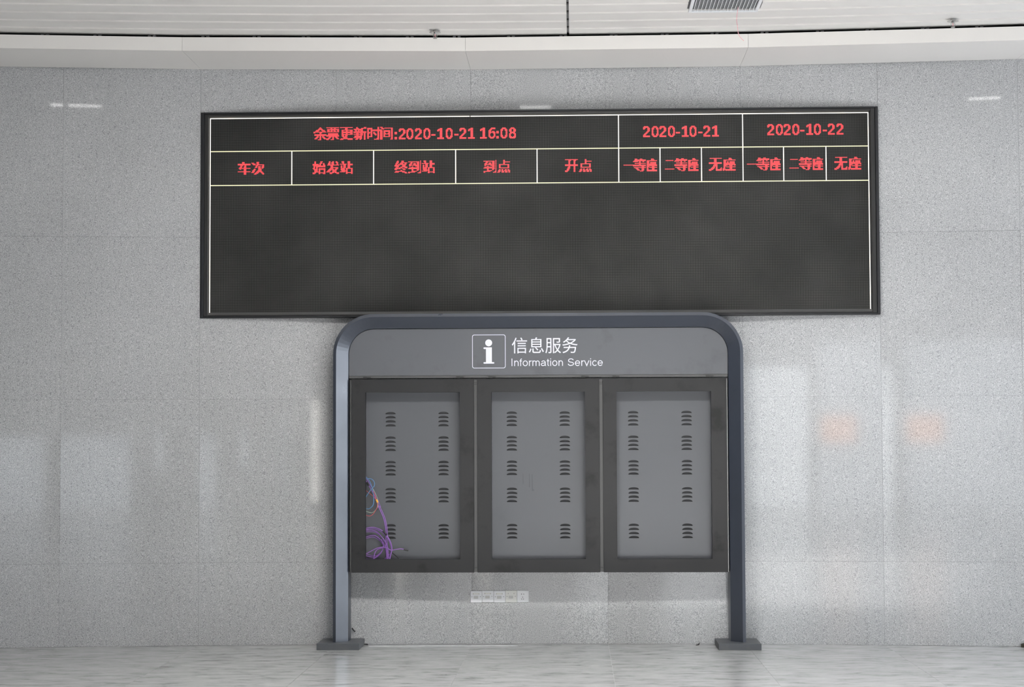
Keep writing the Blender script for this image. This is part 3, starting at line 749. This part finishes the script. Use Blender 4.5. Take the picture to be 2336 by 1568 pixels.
for k in range(16):
    y = VY0 + fl + (VY1 - VY0 - 2 * fl) * (k + 0.5) / 16
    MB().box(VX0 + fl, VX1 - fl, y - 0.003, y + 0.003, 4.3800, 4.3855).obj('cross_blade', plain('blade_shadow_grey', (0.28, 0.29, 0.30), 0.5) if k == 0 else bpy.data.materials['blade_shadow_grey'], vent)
st_pts = [(1.204, 4.372), (1.2015, 4.350), (1.1987, 4.33), (1.1939, 4.2859), (1.1979, 4.2475), (1.2032, 4.1973), (1.2146, 4.1707), (1.2405, 4.1439)]
tag(MB().tube([(x, -1.46 + 0.004 * math.sin(i), z) for i, (x, z) in enumerate(st_pts)], 0.0018, 6, 4).obj('pink_ribbon', PINK, None, smooth=True),
    'thin pink ribbon dangling from the ceiling air grille', 'ribbon')
for x, yy, lb in ((-0.864, -0.835, 'fire sprinkler head in the ceiling above the left half of the display'), (2.713, -1.015, 'fire sprinkler head with chrome rosette, right of the air grille')):
    t = thing('sprinkler_head', lb, 'sprinkler', (x, yy, ZC), 'ceiling sprinkler heads')
    MB().lathe([(0.002, 4.3745), (0.016, 4.3745), (0.016, 4.3600), (0.040, 4.3590), (0.040, 4.3565), (0.014, 4.3555), (0.002, 4.3555)], x, yy).obj('rosette', CHROME, t, smooth=False)
    MB().lathe([(0.001, 4.3555), (0.009, 4.3550), (0.009, 4.3480), (0.001, 4.3480)], x, yy, 12).obj('body', CHROME, t)
    MB().lathe([(0.0006, 4.3480), (0.0034, 4.3450), (0.0034, 4.3270), (0.0006, 4.3240)], x, yy, 10).obj('glass_bulb', BULB, t, smooth=True)
    yk = MB(); yk.tube([(x - 0.007, yy, 4.3490), (x - 0.014, yy, 4.3380), (x - 0.009, yy, 4.3240), (x - 0.001, yy, 4.3170)], 0.0018, 6, 3)
    yk.tube([(x + 0.007, yy, 4.3490), (x + 0.014, yy, 4.3380), (x + 0.009, yy, 4.3240), (x + 0.001, yy, 4.3170)], 0.0018, 6, 3); yk.obj('yoke', CHROME, t)
    MB().lathe([(0.002, 4.3180), (0.015, 4.3172), (0.015, 4.3155), (0.002, 4.3150)], x, yy, 16).obj('deflector', CHROME, t)

# ------------------------------------------------------------------ odds and ends on the floor
ws = MB(); ws.hexa([(-1.405, -0.176), (-0.80, -0.160), (-0.80, -0.154), (-1.405, -0.172)], 0.0002, 0.003)  # bright sliver of light, put in as a thin white solid
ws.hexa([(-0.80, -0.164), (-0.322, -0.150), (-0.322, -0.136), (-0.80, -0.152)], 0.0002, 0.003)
tag(ws.obj('light_sliver', plain('sliver_white', (0.85, 0.85, 0.85), 0.5), None), 'thin sliver of light on the floor under the kiosk, put in as a white strip', 'strip')
lf = MB(); c0 = Vector((0.985, -0.10, 0.001))
lf.loft([[(0.970, -0.125, 0.0005), (0.972, -0.120, 0.003)], [(0.985, -0.118, 0.0005), (0.986, -0.108, 0.007)], [(0.997, -0.108, 0.002), (0.999, -0.098, 0.018)], [(1.000, -0.100, 0.012), (1.001, -0.096, 0.036)]], close=False, caps=False)
o = lf.obj('leaf_scrap', plain('dark_scrap', (0.02, 0.02, 0.02), 0.6), None)
sm = o.modifiers.new('thick', 'SOLIDIFY'); sm.thickness = 0.0015
tag(o, 'dark curled scrap lying on the floor left of the right kiosk foot', 'scrap')
tag(MB().tube([(-1.5395, -0.057, 0.122), (-1.529, -0.058, 0.106), (-1.516, -0.057, 0.094)], 0.0045, 6, 2).obj('cable_stub', RUBB, None), 'short black cable stub poking from the wall by the left leg', 'cable')
tag(MB().tube([(-1.4435, -0.100, 0.006), (-1.430, -0.092, 0.006), (-1.419, -0.098, 0.005)], 0.0055, 6, 2).obj('rubber_scrap', RUBB, None), 'tiny black rubber scrap beside the left base plate', 'scrap')
tag(MB().lathe([(0.002, 0.0), (0.035, 0.0), (0.035, 0.022), (0.012, 0.030), (0.002, 0.030)], 3.32, -0.232, 16).obj('door_stop', plain('dark_stop', (0.05, 0.045, 0.03), 0.6), None), 'small dark door stop on the floor at the far right', 'door stop')
